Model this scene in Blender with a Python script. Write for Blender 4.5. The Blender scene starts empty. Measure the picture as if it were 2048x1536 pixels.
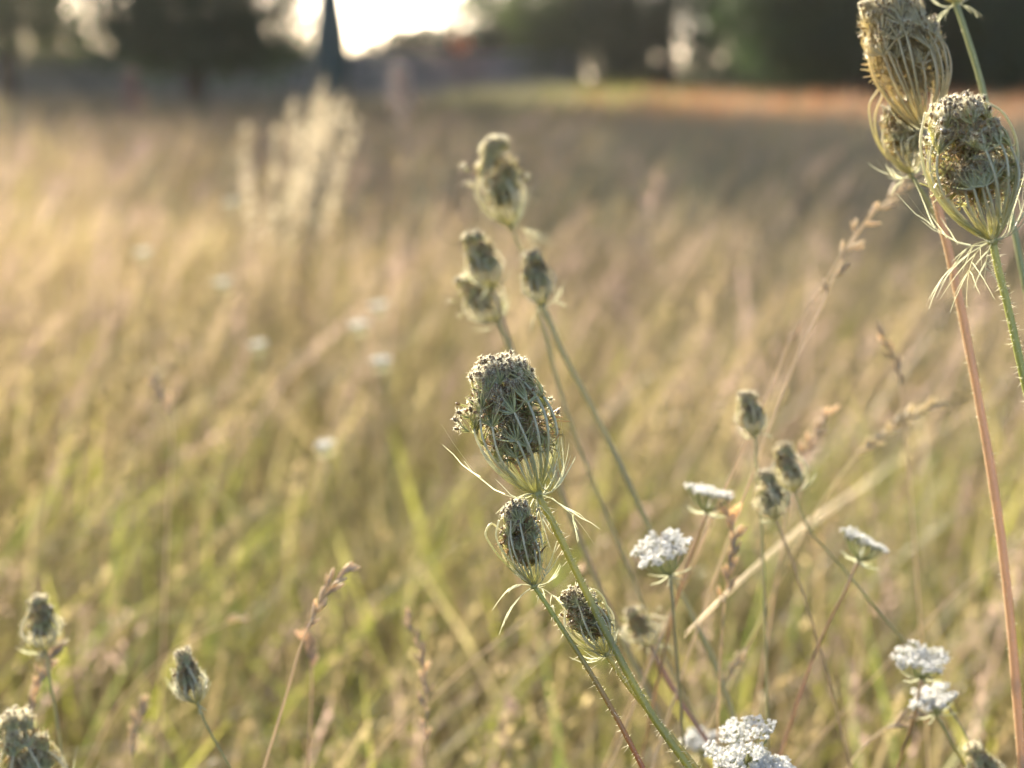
import bpy, math, random
import numpy as np
from mathutils import Vector, Matrix

R = math.radians
C = bpy.context.scene.collection
rnd = random.Random(7)
rng = np.random.default_rng(11)

# ------------------------------------------------------------------ camera
CAM = np.array([0.0, 0.0, 1.0]); PITCH = R(10.26); FP = 3413.0      # FP: focal length in photo pixels (2048 wide)
cam_data = bpy.data.cameras.new('camera'); cam = bpy.data.objects.new('camera', cam_data); C.objects.link(cam)
cam.location = CAM; cam.rotation_euler = (R(90) - PITCH, 0, 0)
cam_data.sensor_width = 36; cam_data.lens = 60; cam_data.clip_start = 0.02; cam_data.clip_end = 3000
cam_data.dof.use_dof = True; cam_data.dof.focus_distance = 0.68; cam_data.dof.aperture_fstop = 6.4
cam_data.dof.aperture_blades = 0
sc = bpy.context.scene; sc.camera = cam
FWD = np.array([0, math.cos(PITCH), -math.sin(PITCH)]); UP = np.array([0, math.sin(PITCH), math.cos(PITCH)]); RT = np.array([1.0, 0, 0])
def P(px, py, d): return CAM + d * (FWD + RT * (px - 1024) / FP + UP * (768 - py) / FP)

# ------------------------------------------------------------------ light
SUN_EL, SUN_AZ = R(21), R(-25)          # low sun beyond the field, left of the view
w = bpy.data.worlds.new('World'); sc.world = w; w.use_nodes = True
nt = w.node_tree; bg = nt.nodes['Background']; sky = nt.nodes.new('ShaderNodeTexSky')
sky.sky_type = 'NISHITA'; sky.sun_disc = False; sky.sun_elevation = SUN_EL; sky.sun_rotation = SUN_AZ
sky.dust_density = 1.6; sky.air_density = 0.35; sky.ozone_density = 0.0
tint = nt.nodes.new('ShaderNodeMix'); tint.data_type = 'RGBA'; tint.blend_type = 'MULTIPLY'; tint.inputs[0].default_value = 1; tint.inputs[7].default_value = (1.0, 0.97, 0.89, 1)
nt.links.new(sky.outputs[0], tint.inputs[6]); nt.links.new(tint.outputs[2], bg.inputs[0]); bg.inputs[1].default_value = 0.15
sd = bpy.data.lights.new('sun', 'SUN'); sd.energy = 5.0; sd.angle = R(0.55); sd.color = (1.0, 0.91, 0.77)
sun = bpy.data.objects.new('sun', sd); C.objects.link(sun)
S = Vector((math.sin(SUN_AZ) * math.cos(SUN_EL), math.cos(SUN_AZ) * math.cos(SUN_EL), math.sin(SUN_EL)))
sun.rotation_euler = S.to_track_quat('Z', 'Y').to_euler(); sun.location = S * 20
sc.view_settings.view_transform = 'Standard'; sc.view_settings.look = 'None'
sc.view_settings.exposure = 1.82; sc.view_settings.gamma = 1.0
sc.render.engine = 'CYCLES'
cy = sc.cycles; cy.max_bounces = 6; cy.diffuse_bounces = 4; cy.transmission_bounces = 4; cy.glossy_bounces = 2; cy.transparent_max_bounces = 4
cy.use_denoising = True; cy.caustics_reflective = False; cy.caustics_refractive = False

# ------------------------------------------------------------------ materials
def leaf_mat(name, trans=0.4, gloss=0.06, rough=0.45, nscale=900.0, namt=0.25):
    m = bpy.data.materials.new(name); m.use_nodes = True; t = m.node_tree; t.nodes.clear(); N = t.nodes.new; L = t.links.new
    out = N('ShaderNodeOutputMaterial'); at = N('ShaderNodeAttribute'); at.attribute_name = 'Col'
    tc = N('ShaderNodeTexCoord'); no = N('ShaderNodeTexNoise'); no.inputs['Scale'].default_value = nscale; no.inputs['Detail'].default_value = 3
    L(tc.outputs['Object'], no.inputs['Vector'])
    mr = N('ShaderNodeMapRange'); mr.inputs[3].default_value = 1 - namt; mr.inputs[4].default_value = 1 + namt; L(no.outputs[0], mr.inputs[0])
    mx = N('ShaderNodeMix'); mx.data_type = 'RGBA'; mx.blend_type = 'MULTIPLY'; mx.inputs[0].default_value = 1
    L(at.outputs['Color'], mx.inputs[6]); L(mr.outputs[0], mx.inputs[7]); col = mx.outputs[2]
    d = N('ShaderNodeBsdfDiffuse'); tr = N('ShaderNodeBsdfTranslucent'); g = N('ShaderNodeBsdfGlossy'); g.inputs['Roughness'].default_value = rough
    g.inputs['Color'].default_value = (1, 1, 1, 1)
    L(col, d.inputs[0]); L(col, tr.inputs[0])
    a = N('ShaderNodeMixShader'); a.inputs[0].default_value = trans; L(d.outputs[0], a.inputs[1]); L(tr.outputs[0], a.inputs[2])
    b = N('ShaderNodeMixShader'); b.inputs[0].default_value = gloss; L(a.outputs[0], b.inputs[1]); L(g.outputs[0], b.inputs[2])
    L(b.outputs[0], out.inputs[0]); return m
M_PLANT = leaf_mat('plant_tissue', 0.5, 0.07, 0.4, 1500)
M_HAIR = leaf_mat('plant_hair', 0.5, 0.08, 0.35, 800)
M_PETAL = leaf_mat('petal', 0.52, 0.02, 0.5, 1200, 0.08)
M_GRASS = leaf_mat('grass_blade', 0.5, 0.03, 0.5, 60, 0.25)
M_LEAF = leaf_mat('tree_leaf', 0.35, 0.03, 0.5, 3, 0.35)

def rough_mat(name, c1, c2, scale, bump=0.3, rough=0.9, c3=None):
    m = bpy.data.materials.new(name); m.use_nodes = True; t = m.node_tree; N = t.nodes.new; L = t.links.new
    p = t.nodes['Principled BSDF']; p.inputs['Roughness'].default_value = rough
    tc = N('ShaderNodeTexCoord'); no = N('ShaderNodeTexNoise'); no.inputs['Scale'].default_value = scale; no.inputs['Detail'].default_value = 8
    L(tc.outputs['Object'], no.inputs['Vector'])
    cr = N('ShaderNodeValToRGB'); e = cr.color_ramp.elements; e[0].position = 0.3; e[0].color = (*c1, 1); e[1].position = 0.7; e[1].color = (*c2, 1)
    if c3: x = e.new(0.5); x.color = (*c3, 1)
    L(no.outputs[0], cr.inputs[0]); L(cr.outputs[0], p.inputs['Base Color'])
    b = N('ShaderNodeBump'); b.inputs['Strength'].default_value = bump; L(no.outputs[0], b.inputs['Height']); L(b.outputs[0], p.inputs['Normal'])
    return m
M_SOIL = rough_mat('dry_soil', (0.06, 0.045, 0.02), (0.11, 0.08, 0.04), 0.8, c3=(0.08, 0.065, 0.025))
M_BARK = rough_mat('bark', (0.035, 0.025, 0.018), (0.10, 0.07, 0.05), 9)
M_POST = rough_mat('painted_metal', (0.008, 0.03, 0.024), (0.015, 0.045, 0.035), 5, 0.05, 0.5)
M_ORANGE = rough_mat('orange_paint', (0.75, 0.16, 0.03), (0.8, 0.2, 0.05), 5, 0.05, 0.5)

def stone_mat():
    m = bpy.data.materials.new('field_stone'); m.use_nodes = True; t = m.node_tree; N = t.nodes.new; L = t.links.new
    p = t.nodes['Principled BSDF']; p.inputs['Roughness'].default_value = 0.9
    tc = N('ShaderNodeTexCoord'); v = N('ShaderNodeTexVoronoi'); v.inputs['Scale'].default_value = 4
    mp = N('ShaderNodeMapping'); mp.inputs['Scale'].default_value = (0.7, 1, 1.4); L(tc.outputs['Object'], mp.inputs[0]); L(mp.outputs[0], v.inputs['Vector'])
    cr = N('ShaderNodeValToRGB'); e = cr.color_ramp.elements; e[0].color = (0.14, 0.14, 0.15, 1); e[1].color = (0.30, 0.29, 0.28, 1)
    L(v.outputs['Color'], cr.inputs[0]); L(cr.outputs[0], p.inputs['Base Color'])
    b = N('ShaderNodeBump'); b.inputs['Strength'].default_value = 0.8; b.inputs['Distance'].default_value = 0.05; L(v.outputs['Distance'], b.inputs['Height']); L(b.outputs[0], p.inputs['Normal'])
    return m
M_STONE = stone_mat()

# ------------------------------------------------------------------ mesh helpers
def unit(v):
    v = np.asarray(v, float); n = np.linalg.norm(v); return v / n if n > 1e-12 else np.array([0, 0, 1.0])
def cat(pts, n):
    """smooth curve through the points (chord-length Hermite, no overshoot), n samples"""
    p = np.asarray(pts, float)
    if len(p) < 3: return np.linspace(p[0], p[-1], n)
    h = np.linalg.norm(np.diff(p, axis=0), axis=1) + 1e-9; u = np.concatenate([[0], np.cumsum(h)]); dl = np.diff(p, axis=0) / h[:, None]
    m = np.zeros_like(p); m[0] = dl[0]; m[-1] = dl[-1]
    m[1:-1] = (dl[:-1] * h[1:, None] + dl[1:] * h[:-1, None]) / (h[1:] + h[:-1])[:, None]
    # even in the index of the points where they are dense, so short curls stay round
    k = np.interp(np.linspace(0, len(p) - 1, n), np.arange(len(p)), u); x = 0.5 * k + 0.5 * np.linspace(0, u[-1], n)
    i = np.clip(np.searchsorted(u, x, side='right') - 1, 0, len(h) - 1); hh = h[i][:, None]; t = ((x - u[i]) / h[i])[:, None]
    return p[i] * (2 * t ** 3 - 3 * t ** 2 + 1) + m[i] * hh * (t ** 3 - 2 * t ** 2 + t) + p[i + 1] * (3 * t ** 2 - 2 * t ** 3) + m[i + 1] * hh * (t ** 3 - t ** 2)

class MB:
    def __init__(s): s.V = []; s.C = []; s.Q = []; s.T = []; s.n = 0
    def add(s, v, c, q=None, t=None):
        v = np.asarray(v, float).reshape(-1, 3); c = np.asarray(c, float)
        if c.ndim == 1: c = np.broadcast_to(c, (len(v), 3))
        s.V.append(v); s.C.append(c)
        if q is not None and len(q): s.Q.append(np.asarray(q) + s.n)
        if t is not None and len(t): s.T.append(np.asarray(t) + s.n)
        s.n += len(v)
    def tube(s, pts, r, col, sides=6, ridge=0.0):
        pts = np.asarray(pts); n = len(pts); r = np.broadcast_to(np.asarray(r, float), (n,)) if np.ndim(r) == 0 else np.asarray(r, float)
        col = np.asarray(col, float)
        if col.ndim == 1: col = np.broadcast_to(col, (n, 3))
        tan = np.gradient(pts, axis=0); tan /= np.linalg.norm(tan, axis=1)[:, None] + 1e-12
        ref = unit(np.cross(tan[0], [0.31, 0.87, 0.38])); vs = []; a = np.arange(sides) / sides * 2 * math.pi
        rr = 1 + ridge * (np.arange(sides) % 2)
        for i in range(n):
            ref = unit(ref - tan[i] * ref.dot(tan[i])); bi = np.cross(tan[i], ref)
            vs.append(pts[i] + r[i] * ((np.cos(a) * rr)[:, None] * ref + (np.sin(a) * rr)[:, None] * bi))
        vs = np.vstack(vs); k = np.arange(sides); k2 = (k + 1) % sides; q = []
        for i in range(n - 1): q.append(np.stack([i * sides + k, i * sides + k2, (i + 1) * sides + k2, (i + 1) * sides + k], 1))
        s.add(vs, np.repeat(col, sides, 0), np.vstack(q))
    def ribbon(s, pts, w, side, col):
        pts = np.asarray(pts); n = len(pts); w = np.asarray(w, float)[:, None] * 0.5; col = np.asarray(col, float)
        if col.ndim == 1: col = np.broadcast_to(col, (n, 3))
        side = np.asarray(side, float); vs = np.stack([pts - w * side, pts + w * side], 1).reshape(-1, 3)
        i = np.arange(n - 1) * 2; s.add(vs, np.repeat(col, 2, 0), np.stack([i, i + 1, i + 3, i + 2], 1))
    def ell(s, c, ax, ln, r, col, sides=6, rings=4, col2=None):
        ax = unit(ax); u = unit(np.cross(ax, [0.3, 0.5, 0.8])); v = np.cross(ax, u); a = np.arange(sides) / sides * 2 * math.pi; vs = []; cs = []
        for i in range(rings + 1):
            t = i / rings; z = -math.cos(t * math.pi); rr = max(math.sin(t * math.pi), 0.05)
            vs.append(c + ax * z * ln / 2 + r * rr * (np.cos(a)[:, None] * u + np.sin(a)[:, None] * v))
            cc = np.asarray(col) if col2 is None else np.asarray(col) * (1 - t) + np.asarray(col2) * t
            cs.append(np.broadcast_to(cc, (sides, 3)))
        k = np.arange(sides); k2 = (k + 1) % sides; q = [np.stack([i * sides + k, i * sides + k2, (i + 1) * sides + k2, (i + 1) * sides + k], 1) for i in range(rings)]
        s.add(np.vstack(vs), np.vstack(cs), np.vstack(q))
    def spikes(s, base, dirn, ln, wd, col):
        """many thin flat hairs at once: base (n,3), dirn (n,3)"""
        base = np.asarray(base); dirn = np.asarray(dirn); n = len(base)
        if n == 0: return
        sd = np.cross(dirn, rng.normal(size=(n, 3))); sd /= np.linalg.norm(sd, axis=1)[:, None] + 1e-12
        ln = np.broadcast_to(np.asarray(ln, float), (n,))[:, None]
        v = np.stack([base - sd * wd / 2, base + sd * wd / 2, base + dirn * ln], 1).reshape(-1, 3)
        s.add(v, np.asarray(col, float), t=np.arange(n * 3).reshape(-1, 3))
    def build(s, name, mat, parent=None, origin=None, smooth=True):
        o = np.zeros(3) if origin is None else np.asarray(origin, float)
        V = np.vstack(s.V) - o; Cc = np.vstack(s.C)
        Q = np.vstack(s.Q) if s.Q else np.zeros((0, 4), int); T = np.vstack(s.T) if s.T else np.zeros((0, 3), int)
        me = bpy.data.meshes.new(name); nl = Q.size + T.size; npoly = len(Q) + len(T)
        me.vertices.add(len(V)); me.vertices.foreach_set('co', V.astype(np.float32).ravel())
        me.loops.add(nl); me.loops.foreach_set('vertex_index', np.concatenate([Q.ravel(), T.ravel()]).astype(np.int32))
        st = np.concatenate([np.arange(len(Q)) * 4, Q.size + np.arange(len(T)) * 3]).astype(np.int32)
        me.polygons.add(npoly); me.polygons.foreach_set('loop_start', st)
        me.polygons.foreach_set('use_smooth', np.full(npoly, smooth))
        me.update(calc_edges=True)
        ca = me.color_attributes.new('Col', 'FLOAT_COLOR', 'POINT')
        ca.data.foreach_set('color', np.concatenate([Cc, np.ones((len(Cc), 1))], 1).astype(np.float32).ravel())
        me.materials.append(mat); ob = bpy.data.objects.new(name, me); C.objects.link(ob)
        ORG[ob.name] = o
        if parent is not None: ob.parent = parent; ob.location = o - ORG[parent.name]
        else: ob.location = o
        return ob
ORG = {}
def thing(name, loc, label, cat_, group=None):
    e = bpy.data.objects.new(name, None); C.objects.link(e); e.location = loc; e.empty_display_size = 0.02
    ORG[e.name] = np.asarray(loc, float); e['label'] = label; e['category'] = cat_
    if group: e['group'] = group
    return e
def tag(o, label, cat_, group=None):
    o['label'] = label; o['category'] = cat_
    if group: o['group'] = group
def to_ground(pts):
    """carry a stalk from its last visible point down to the soil"""
    p = pts[-1]; q = pts[-2]; d = unit(p - q); sl = d[:2] / max(-d[2], 0.35); z = p[2]
    g = np.array([p[0] + sl[0] * z * 0.55, p[1] + sl[1] * z * 0.4, 0.0]); m = (p + g) / 2 + np.array([sl[0], sl[1], 0]) * z * 0.10
    return list(pts) + [m, g]

# ------------------------------------------------------------------ setting
def ground():
    me = bpy.data.meshes.new('ground'); me.from_pydata([(-900, -900, 0), (900, -900, 0), (900, 900, 0), (-900, 900, 0)], [], [(0, 1, 2, 3)])
    me.materials.append(M_SOIL); o = bpy.data.objects.new('ground', me); C.objects.link(o); o['kind'] = 'structure'
ground()

# palettes (unlit colours; the grey-green also stands in for shade)
A = np.array
STRAW = np.array([0.38, 0.30, 0.15]); TAN = np.array([0.29, 0.22, 0.11]); PINK = np.array([0.35, 0.25, 0.20]); OLIVE = np.array([0.19, 0.17, 0.05])
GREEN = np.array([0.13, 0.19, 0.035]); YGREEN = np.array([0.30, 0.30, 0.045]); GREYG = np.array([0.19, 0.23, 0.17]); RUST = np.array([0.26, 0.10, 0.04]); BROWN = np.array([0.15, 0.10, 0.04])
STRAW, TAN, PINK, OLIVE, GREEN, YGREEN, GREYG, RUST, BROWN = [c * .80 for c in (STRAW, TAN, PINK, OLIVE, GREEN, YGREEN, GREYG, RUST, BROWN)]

def patch(x, y):
    a = np.sin(1.9 * x + 2.1 * np.sin(.8 * y)) * np.sin(1.3 * y + 1.7 * np.sin(1.1 * x + 2)) + .6 * np.sin(4.3 * x - 2.2 * y + np.sin(3 * y)) * np.sin(3.1 * y + x)
    return np.clip(.5 + .42 * a, 0, 1)
def shade_tint(c, x, y, k=1.0):
    """tints grass grey-green at right, duller at far left, to stand in for tree shade"""
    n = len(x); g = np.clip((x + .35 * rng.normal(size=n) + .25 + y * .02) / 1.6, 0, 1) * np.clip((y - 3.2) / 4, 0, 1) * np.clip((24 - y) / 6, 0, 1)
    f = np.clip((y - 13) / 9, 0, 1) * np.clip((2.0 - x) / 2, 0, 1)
    g = (np.maximum(g * .72, f * .8) * k)[:, None]; gc = np.where(f[:, None] > .3, A([[.085, .09, .06]]), A([[.13, .145, .105]])) * (.5 + 1.0 * rng.random((n, 1)))  # greyer, darker colour painted in where tree shade would fall
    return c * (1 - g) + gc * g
def field(n, y0, y1, hgt, wid, pal, wts, lean=0.10, wedge=(0.46, 0.9), seg=4, xf=None):
    u = rng.random(n); y = y0 + (y1 - y0) * u
    # more of them where the wedge is wider
    y = np.sqrt(y0 ** 2 + (y1 ** 2 - y0 ** 2) * u) if y0 > 0 else y
    x = (rng.random(n) * 2 - 1) * (np.abs(y) * wedge[0] + wedge[1])
    if xf is not None:
        k = xf(x, y); x, y = x[k], y[k]; n = len(x)
    h = hgt[0] + (hgt[1] - hgt[0]) * rng.random(n) ** 1.3
    # clumps: low-frequency variation of height
    pt = patch(x, y); h *= 0.78 + 0.34 * pt
    ww = wid[0] + (wid[1] - wid[0]) * rng.random(n)
    ang = rng.random(n) * 2 * math.pi; side = np.stack([np.cos(ang), np.sin(ang), np.zeros(n)], 1)
    la = rng.normal(0.14, 0.30, n)      # the whole field leans a little to the right
    lb = rng.normal(0.0, 0.3, n); bend = rng.random(n) ** 2 * 0.5
    c = pal[rng.choice(len(pal), n, p=wts)] * (0.5 + 1.0 * rng.random((n, 1))) * (A([.75, .85, .8]) + A([.5, .35, .35]) * pt[:, None])
    c = shade_tint(c, x, y)
    tipc = c * 0.65 + STRAW * 0.35 * (0.8 + 0.4 * rng.random((n, 1)))
    V = []; Cc = []
    for i in range(seg + 1):
        t = i / seg; wt = ww * (1 - t ** 2.2 * 0.92) * (0.7 + 0.3 * min(1, t * 4))
        px = x + h * (la * t * 0.6 + (la * 1.2) * t * t * (0.4 + bend)); py = y + h * (lb * t * 0.6 + lb * t * t * (0.4 + bend)); pz = h * t * (1 - 0.25 * bend * t * t * 2)
        p = np.stack([px, py, pz], 1); V += [p - side * wt[:, None] / 2, p + side * wt[:, None] / 2]
        cc = c * (1 - t ** 2) + tipc * t ** 2; Cc += [cc, cc]
    V = np.stack(V, 1).reshape(-1, 3); Cc = np.stack(Cc, 1).reshape(-1, 3); m = 2 * (seg + 1); b = (np.arange(n) * m)[:, None]; q = []
    for i in range(seg): q.append(b + np.array([[2 * i, 2 * i + 1, 2 * i + 3, 2 * i + 2]]))
    return V, Cc, np.stack(q, 1).reshape(-1, 4)

def plumes(n, y0, y1, hgt, pal, wts, wedge=(0.46, 0.9), size=0.006, k=16, plen=(0.08, 0.16), xf=None):
    """thin stalks that end in a loose panicle of small spikelets"""
    u = rng.random(n); y = np.sqrt(y0 ** 2 + (y1 ** 2 - y0 ** 2) * u); x = (rng.random(n) * 2 - 1) * (y * wedge[0] + wedge[1])
    if xf is not None:
        kk = xf(x, y); x, y = x[kk], y[kk]; n = len(x)
    kp = rng.random(n) < .15 + .85 * patch(x * .7, y * .7) ** 1.3; x, y = x[kp], y[kp]; n = len(x)
    h = hgt[0] + (hgt[1] - hgt[0]) * rng.random(n); la = rng.normal(0.25, 0.25, n); lb = rng.normal(0, 0.25, n)
    c = pal[rng.choice(len(pal), n, p=wts)] * (0.8 + 0.5 * rng.random((n, 1)))
    c = shade_tint(c, x, y, .62)
    def at(t): return np.stack([x + h * la * (0.35 * t + 0.65 * t * t), y + h * lb * (0.35 * t + 0.65 * t * t), h * t * (1 - 0.08 * t * t)], 1)
    ang = rng.random(n) * 2 * math.pi; side = np.stack([np.cos(ang), np.sin(ang), np.zeros(n)], 1); V = []; Cc = []
    for i in range(4):
        t = i / 3; p = at(t); wt = size * 0.28 * (1 - 0.5 * t); V += [p - side * wt, p + side * wt]; Cc += [c * 0.9, c * 0.9]
    V = np.stack(V, 1).reshape(-1, 3); Cc = np.stack(Cc, 1).reshape(-1, 3); b = (np.arange(n) * 8)[:, None]
    q = [b + np.array([[2 * i, 2 * i + 1, 2 * i + 3, 2 * i + 2]]) for i in range(3)]; Q = np.stack(q, 1).reshape(-1, 4)
    pl = (plen[0] + (plen[1] - plen[0]) * rng.random(n)) / h
    VV = []; CC = []
    for j in range(k):
        f = (j + 0.5) / k; p = at(1 - pl * (1 - f)); sp = pl * h * 0.10 * (1 - 0.75 * f) * (0.6 + 0.8 * rng.random(n))
        p = p + rng.normal(size=(n, 3)) * sp[:, None]; d = rng.normal(size=(n, 3)) * 0.45 + np.array([0.2, 0, 1.0]); d /= np.linalg.norm(d, axis=1)[:, None]
        s_ = np.cross(d, rng.normal(size=(n, 3))); s_ /= np.linalg.norm(s_, axis=1)[:, None]; L = size * (0.8 + 0.8 * rng.random((n, 1))); W = L * 0.22
        VV += [p - d * L / 2, p + s_ * W, p + d * L / 2, p - s_ * W]; cc = c * (0.85 + 0.4 * rng.random((n, 1))); CC += [cc] * 4
    VV = np.stack(VV, 1).reshape(-1, 3); CC = np.stack(CC, 1).reshape(-1, 3)
    return np.vstack([V, VV]), np.vstack([Cc, CC]), np.vstack([Q, np.arange(len(VV)).reshape(-1, 4) + len(V)])

def stuff(name, parts, label):
    b = MB()
    for v, c, q in parts: b.add(v, np.clip(c, 0.01, 0.8), q)
    o = b.build(name, M_GRASS, smooth=False); o['kind'] = 'stuff'; o['label'] = label; o['category'] = 'grass'; return o
A = np.array
green_pal = A([GREEN, YGREEN, OLIVE, STRAW, TAN])
dry_pal = A([STRAW, TAN, PINK, OLIVE, YGREEN, BROWN])
stuff('green_grass', [
    field(9000, -0.5, 1.0, (0.18, 0.38), (0.004, 0.008), green_pal, [.2, .3, .2, .2, .1], wedge=(0.5, 1.2)),
    field(15000, 0.9, 2.6, (0.25, 0.50), (0.004, 0.009), A([GREEN, YGREEN, OLIVE, STRAW, BROWN]), [.16, .24, .22, .13, .25]),
    field(2700, 0.95, 3.0, (0.36, 0.56), (0.006, 0.011), A([YGREEN * 2.1, GREEN * 1.9, STRAW * 1.9]), [.5, .35, .15]),
    field(22000, 2.6, 6.5, (0.25, 0.5), (0.005, 0.011), A([GREEN, YGREEN, OLIVE, STRAW, BROWN]), [.1, .24, .24, .18, .24]),
    field(26000, 6.5, 16, (0.25, 0.45), (0.009, 0.018), green_pal, [.15, .15, .3, .2, .2]),
], 'long green and yellow-green grass blades at the foot of the field')
lit = lambda x, y: rng.random(len(x)) < 1
stuff('dry_grass', [
    field(14000, 0.9, 2.6, (0.30, 0.56), (0.002, 0.006), dry_pal, [.18, .18, .14, .12, .08, .30]),
    field(26000, 2.6, 6.5, (0.32, 0.6), (0.003, 0.007), dry_pal, [.28, .24, .2, .1, .08, .1]),
    field(36000, 6.5, 16, (0.35, 0.65), (0.006, 0.014), dry_pal, [.25, .25, .25, .1, .05, .1]),
    field(26000, 6.5, 20, (0.42, 0.74), (0.008, 0.018), A([GREYG * 1.2, GREYG * .8, OLIVE]), [.5, .35, .15], xf=lambda x, y: x > -1.5 + rng.normal(0, .8, len(x))),  # grey-green blades stand in for the shaded middle of the field
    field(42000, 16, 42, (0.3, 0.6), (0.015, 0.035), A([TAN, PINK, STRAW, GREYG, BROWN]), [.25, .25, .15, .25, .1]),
    plumes(1100, 0.95, 2.2, (0.38, 0.58), A([TAN, PINK, STRAW]) * 1.5, [.4, .3, .3], size=0.008),
    plumes(7000, 2.2, 6, (0.42, 0.68), A([TAN, PINK, STRAW]) * 1.5, [.35, .35, .3], size=0.009),
    plumes(11000, 6, 16, (0.45, 0.78), A([TAN, PINK, STRAW]) * 1.4, [.3, .4, .3], size=0.014, k=14),
    plumes(420, 2.6, 9, (0.72, 1.0), A([TAN, PINK, STRAW]), [.3, .3, .4], size=0.013, k=22, plen=(.12, .24), xf=lambda x, y: rng.random(len(x)) < np.where(x < 0, 1, .45)),
    plumes(9000, 16, 40, (0.5, 0.8), A([TAN, PINK, STRAW]), [.35, .4, .25], size=0.03, k=10),
], 'dry straw-coloured grass with loose seed plumes across the whole field')
# rust-brown growth towards the right-hand trees, green strip by the wall
stuff('rusty_grass', [field(60000, 17, 46, (0.45, 0.8), (0.02, 0.05), A([RUST * 2.2, TAN, RUST * 1.5, RUST * 1.3 + TAN * .5]), [.5, .2, .2, .1],
      xf=lambda x, y: (x > 0.9 + rng.normal(0, .5, len(x))) & (x < 13) & (rng.random(len(x)) < np.clip((y - 15) / 9, 0, 1)))], 'rust-brown dead growth in front of the far trees')
stuff('green_verge', [field(36000, 27, 47.5, (0.5, 0.95), (0.02, 0.05), A([GREEN * 1.3, YGREEN * .8, GREEN]), [.35, .45, .2],
      xf=lambda x, y: (x > -1.0 + rng.normal(0, .4, len(x))) & (x < 2.8 + rng.normal(0, .5, len(x))))], 'bright green grass strip beside the end of the stone wall')

# ------------------------------------------------------------------ stone wall, hedges, trees
def box(b, lo, hi, col=(0.3, 0.3, 0.3)):
    x0, y0, z0 = lo; x1, y1, z1 = hi
    v = [(x0, y0, z0), (x1, y0, z0), (x1, y1, z0), (x0, y1, z0), (x0, y0, z1), (x1, y0, z1), (x1, y1, z1), (x0, y1, z1)]
    b.add(v, A(col), [(0, 3, 2, 1), (4, 5, 6, 7), (0, 1, 5, 4), (1, 2, 6, 5), (2, 3, 7, 6), (3, 0, 4, 7)])
def stone_wall():
    x0, x1, y, zt = -24.0, 1.9, 48.0, 1.62
    r = thing('stone_wall', (x0, y, 0), 'long low grey stone wall across the far left edge of the field', 'wall')
    b = MB(); k = 60; xs = np.linspace(x0, x1, k); tops = zt - 0.18 + rng.normal(0, 0.03, k)
    for i in range(k - 1):
        b.add([(xs[i], y, 0), (xs[i + 1], y, 0), (xs[i + 1], y, tops[i + 1]), (xs[i], y, tops[i]), (xs[i], y + .5, 0), (xs[i + 1], y + .5, 0), (xs[i + 1], y + .5, tops[i + 1]), (xs[i], y + .5, tops[i])],
              A([.3, .3, .3]), [(0, 1, 2, 3), (5, 4, 7, 6), (3, 2, 6, 7), (1, 5, 6, 2) if i == k - 2 else (3, 2, 6, 7)])
    b.build('wall_face', M_STONE, r, (x0, y, 0), False)
    b = MB(); x = x0
    while x < x1:
        l = rng.uniform(0.3, 0.6); box(b, (x, y - 0.05, zt - 0.155), (min(x + l - 0.02, x1), y + 0.55, zt + rng.normal(0, 0.02))); x += l
    b.build('coping', M_STONE, r, (x0, y, 0), False)
stone_wall()

def leaves(b, centers, per, spread, size, col, jit=0.35, flat=0.0):
    n = len(centers) * per; c = np.repeat(np.asarray(centers), per, 0) + rng.normal(size=(n, 3)) * spread
    c[:, 2] = np.maximum(c[:, 2], 0.1)
    d = rng.normal(size=(n, 3)); d /= np.linalg.norm(d, axis=1)[:, None]; s_ = np.cross(d, rng.normal(size=(n, 3))); s_ /= np.linalg.norm(s_, axis=1)[:, None]
    L = size * (0.6 + 0.8 * rng.random((n, 1))); W = L * 0.32
    V = np.stack([c - d * L / 2, c + s_ * W, c + d * L / 2, c - s_ * W], 1).reshape(-1, 3)
    cl = np.repeat(np.repeat(0.7 + 0.6 * rng.random((len(centers), 1)), per, 0), 4, 0); cc = np.asarray(col)[None] * cl * (1 + jit * np.repeat(rng.random((n, 1)) - 0.5, 4, 0))
    b.add(V, np.clip(cc, 0.003, 0.6), np.arange(n * 4).reshape(-1, 4))

def hedge(name, label, x0, x1, y, depth, topf, col, per=46, step=0.32, size=0.13):
    r = thing(name, ((x0 + x1) / 2, y, 0), label, 'hedge')
    cs = []
    for x in np.arange(x0, x1, step):
        zt = topf(x)
        for z in np.arange(0.2, zt, step):
            for yy in np.arange(y - depth / 2, y + depth / 2 + .01, step * 1.6): cs.append((x + rng.normal(0, .1), yy + rng.normal(0, .1), z + rng.normal(0, .08)))
    b = MB(); leaves(b, cs, per, step * 0.5, size, col); b.build('foliage', M_LEAF, r, ORG[r.name], False)
    b = MB()
    for x in np.arange(x0 + .3, x1, 0.9): b.tube(cat([(x, y, 0), (x + .1, y, topf(x) * .4), (x - .05, y, topf(x) * .8)], 5), [.05, .045, .035, .02, .01], A([.1, .07, .05]), 6)
    b.build('stem', M_BARK, r, ORG[r.name])
hedge('hedge', 'long dark hedge behind the stone wall at the far left', -17.0, -6.6, 50.5, 1.4, lambda x: 2.05 + 0.1 * math.sin(x * 1.7) + (0.15 * math.sin(x * 4.1)), (0.035, 0.045, 0.018))
hedge('hedge', 'rounded dark hedge behind the wall right of the green post', -4.4, 0.9, 50.6, 1.6,
      lambda x: 1.75 + 0.62 * max(0, min(1, (x + 4.3) / 1.6)) ** 0.8 - 0.25 * max(0, (x - 0.2)), (0.018, 0.032, 0.012))
hedge('hedge', 'low line of trimmed green hedge on either side of the green post', -6.5, -4.5, 50.5, 1.2, lambda x: 1.78 + 0.03 * math.sin(x * 3), (0.04, 0.06, 0.02))

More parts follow.
